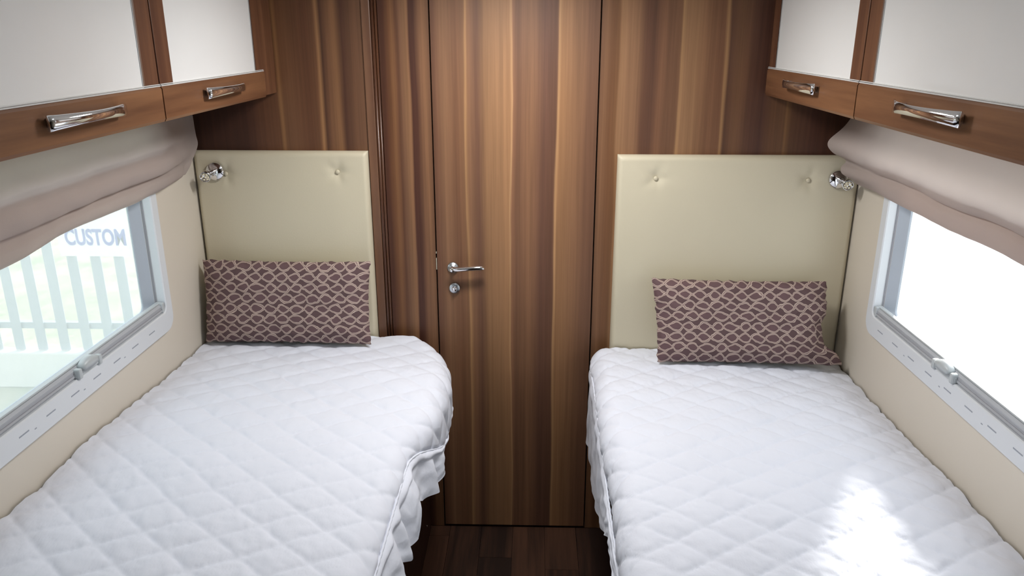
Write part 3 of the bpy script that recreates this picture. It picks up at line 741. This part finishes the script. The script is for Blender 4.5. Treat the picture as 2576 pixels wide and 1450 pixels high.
# ------------------------------------------------------------------ cushions
def cushion(cx, cz, yb, yt, W, H, T, roll, label, nu, nv, seed, skew=(0, 0), ear=0.0):
    """oblong scatter cushion leaning on the headboard: yb / yt = y at its foot and its head"""
    lean = math.atan2(yt - yb, H); ce_ = (yt + yb) / 2
    def shape(u, v, front):
        a = 2 * u - 1; b = 2 * v - 1
        ea = 1 - abs(a) ** 5; eb = 1 - abs(b) ** 4
        t = T / 2 * (max(0, ea) ** 0.55) * (max(0, eb) ** 0.5)
        X_ = a * W / 2 * (1 - 0.025 * (1 - b * b)) ; Z_ = b * H / 2 * (1 - 0.03 * (1 - a * a))
        rim = max(abs(a), abs(b)) ** 8
        X_ += rim * 0.006 * noise.noise(Vector((a * 3, b * 9, seed))); Z_ += rim * 0.005 * noise.noise(Vector((a * 14, b * 3, seed + 3)))
        X_ += skew[0] * b; Z_ += skew[1] * a
        if ear:   # pinched corner sticking out at the foot
            k = smooth(0.75, 1.0, a) * smooth(0.35, 0.9, -b); X_ += ear * k
            X_ -= 0.018 * smooth(0.7, 1.0, a) * smooth(0.2, 0.6, 1 - abs(b + 0.25) * 1.6)
        wr = 0.0035 * noise.noise(Vector((a * 6, b * 4, seed + 7))) + 0.0028 * noise.noise(Vector((a * 17, b * 9, seed + 11))) * (0.3 + rim)
        yy = (-(t + wr * min(1, t * 60)) if front else (t + wr * min(1, t * 60)))
        cr, sr = math.cos(roll), math.sin(roll); X2 = X_ * cr - Z_ * sr; Z2 = X_ * sr + Z_ * cr
        cl, sl = math.cos(lean), math.sin(lean)
        return (cx + X2, ce_ + yy * cl + Z2 * sl, cz + Z2 * cl - yy * sl)
    root = tag(empty('cushion', (cx, ce_, cz - H / 2)), label, 'cushion', 'brown chain patterned cushions')
    bpy.context.view_layer.update(); inv = root.matrix_world.inverted_safe()
    o = grid('front_cover', lambda u, v: shape(u, v, True), 110, 60, chain_mat('chain_print_%d' % int(seed), nu, nv, seed), root); o.matrix_parent_inverse = inv
    o = grid('back_cover', lambda u, v: shape(1 - u, v, False), 70, 40, 'cushion_back', root); o.matrix_parent_inverse = inv
    return root
cushion(-0.793, 0.921, -0.135, -0.085, 0.545, 0.272, 0.085, R(-0.3), 'oblong brown chain patterned cushion on the left bed', 12.5, 7.9, 3.0)
cushion(0.672, 0.875, -0.170, -0.090, 0.555, 0.268, 0.090, R(-0.6), 'oblong brown chain patterned cushion on the right bed', 12.5, 7.9, 6.0, (-0.012, 0.0), 0.030)

# ------------------------------------------------------------------ outside
bm = bmesh.new(); add_box(bm, -14, -1.6, -8, 16, -0.62, -0.60)
struct(bm_obj('ground', bm, 'grass'), 'grass verge outside the left window', 'ground')
bm = bmesh.new(); add_box(bm, -1.59, 14, -8, 16, -0.62, -0.60)
struct(bm_obj('forecourt', bm, 'concrete'), 'pale forecourt outside the right window', 'ground')
FY = 2.4
fe = empty('palisade_fence', (-4, FY, -0.6)); tag(fe, 'pale steel palisade fence outside the left window', 'fence')
bpy.context.view_layer.update(); finv = fe.matrix_world.inverted_safe()
bm = bmesh.new(); add_box(bm, -0.035, 0.035, -0.008, 0.008, 0, 1.75)
bmesh.ops.bevel(bm, geom=[e for e in bm.edges if abs(e.verts[0].co.x - e.verts[1].co.x) < 1e-6 and abs(e.verts[0].co.y - e.verts[1].co.y) < 1e-6], offset=0.006, segments=1, affect='EDGES')
for v_ in bm.verts:
    if v_.co.z > 1 and abs(v_.co.x) > 0.02: v_.co.z -= 0.06
pale0 = bm_obj('pale', bm, 'fence', fe)
for k in range(30):
    o = pale0 if k == 0 else pale0.copy()
    if k: COL.objects.link(o); o.parent = fe
    o.location = (1.9 - 0.158 * k, 0, 0.27)
box('plinth', -2.9, 2.0, -0.05, 0.05, 0.0, 0.265, 'concrete', fe, 0.01)
for zz in (0.42, 1.62):
    box('fence_rail', -2.9, 2.0, 0.012, 0.05, zz, zz + 0.045, 'fence', fe)
sg = empty('sign', (-2.86, FY - 0.03, 0.352)); tag(sg, 'white board with CUSTOM in blue letters seen through the left window', 'sign')
box('board', -0.235, 0.235, -0.006, 0.006, 0.0, 0.36, 'sign_white', sg, 0.002)
tc = bpy.data.curves.new('lettering', 'FONT'); tc.body = 'CUSTOM'; tc.size = 0.148; tc.align_x = 'CENTER'; tc.extrude = 0.001; tc.offset = 0.0042; tc.space_character = 1.02
to = bpy.data.objects.new('lettering', tc); COL.objects.link(to); to.parent = sg
bpy.context.view_layer.update()
dg = bpy.context.evaluated_depsgraph_get(); me = bpy.data.meshes.new_from_object(to.evaluated_get(dg))
bpy.data.objects.remove(to); to = link('lettering', me, 'sign_blue', sg)
to.rotation_euler = (R(90), 0, 0); to.location = (0.015, -0.0075, 0.080)
wd = max(v.co.x for v in me.vertices) - min(v.co.x for v in me.vertices)
to.scale = (0.40 / wd, 1.0, 1.0)

vn = empty('parked_caravan', (3.4, -0.6, -0.6)); tag(vn, 'white caravan parked outside the right window', 'caravan')
bpy.context.view_layer.update()
def vb(*a, **k): return box(*a, **k)
box('body', -0.6, 1.5, -3.2, 3.2, 0.35, 2.55, 'van_white', vn, 0.12, 4)
box('skirt_trim', -0.605, -0.59, -3.0, 3.0, 0.50, 0.56, 'van_grey', vn, 0.004)
box('marker_lamp', -0.615, -0.59, 1.10, 1.20, 0.92, 1.02, 'van_grey', vn, 0.02, 3)
for yy in (-0.5, 0.5):
    lathe('wheel', [(0, 0), (0.30, 0.0), (0.33, 0.03), (0.33, 0.16), (0.30, 0.19), (0, 0.19)], 'van_grey', vn, 28, Vector((1, 0, 0)), (-0.5, yy, 0.33))
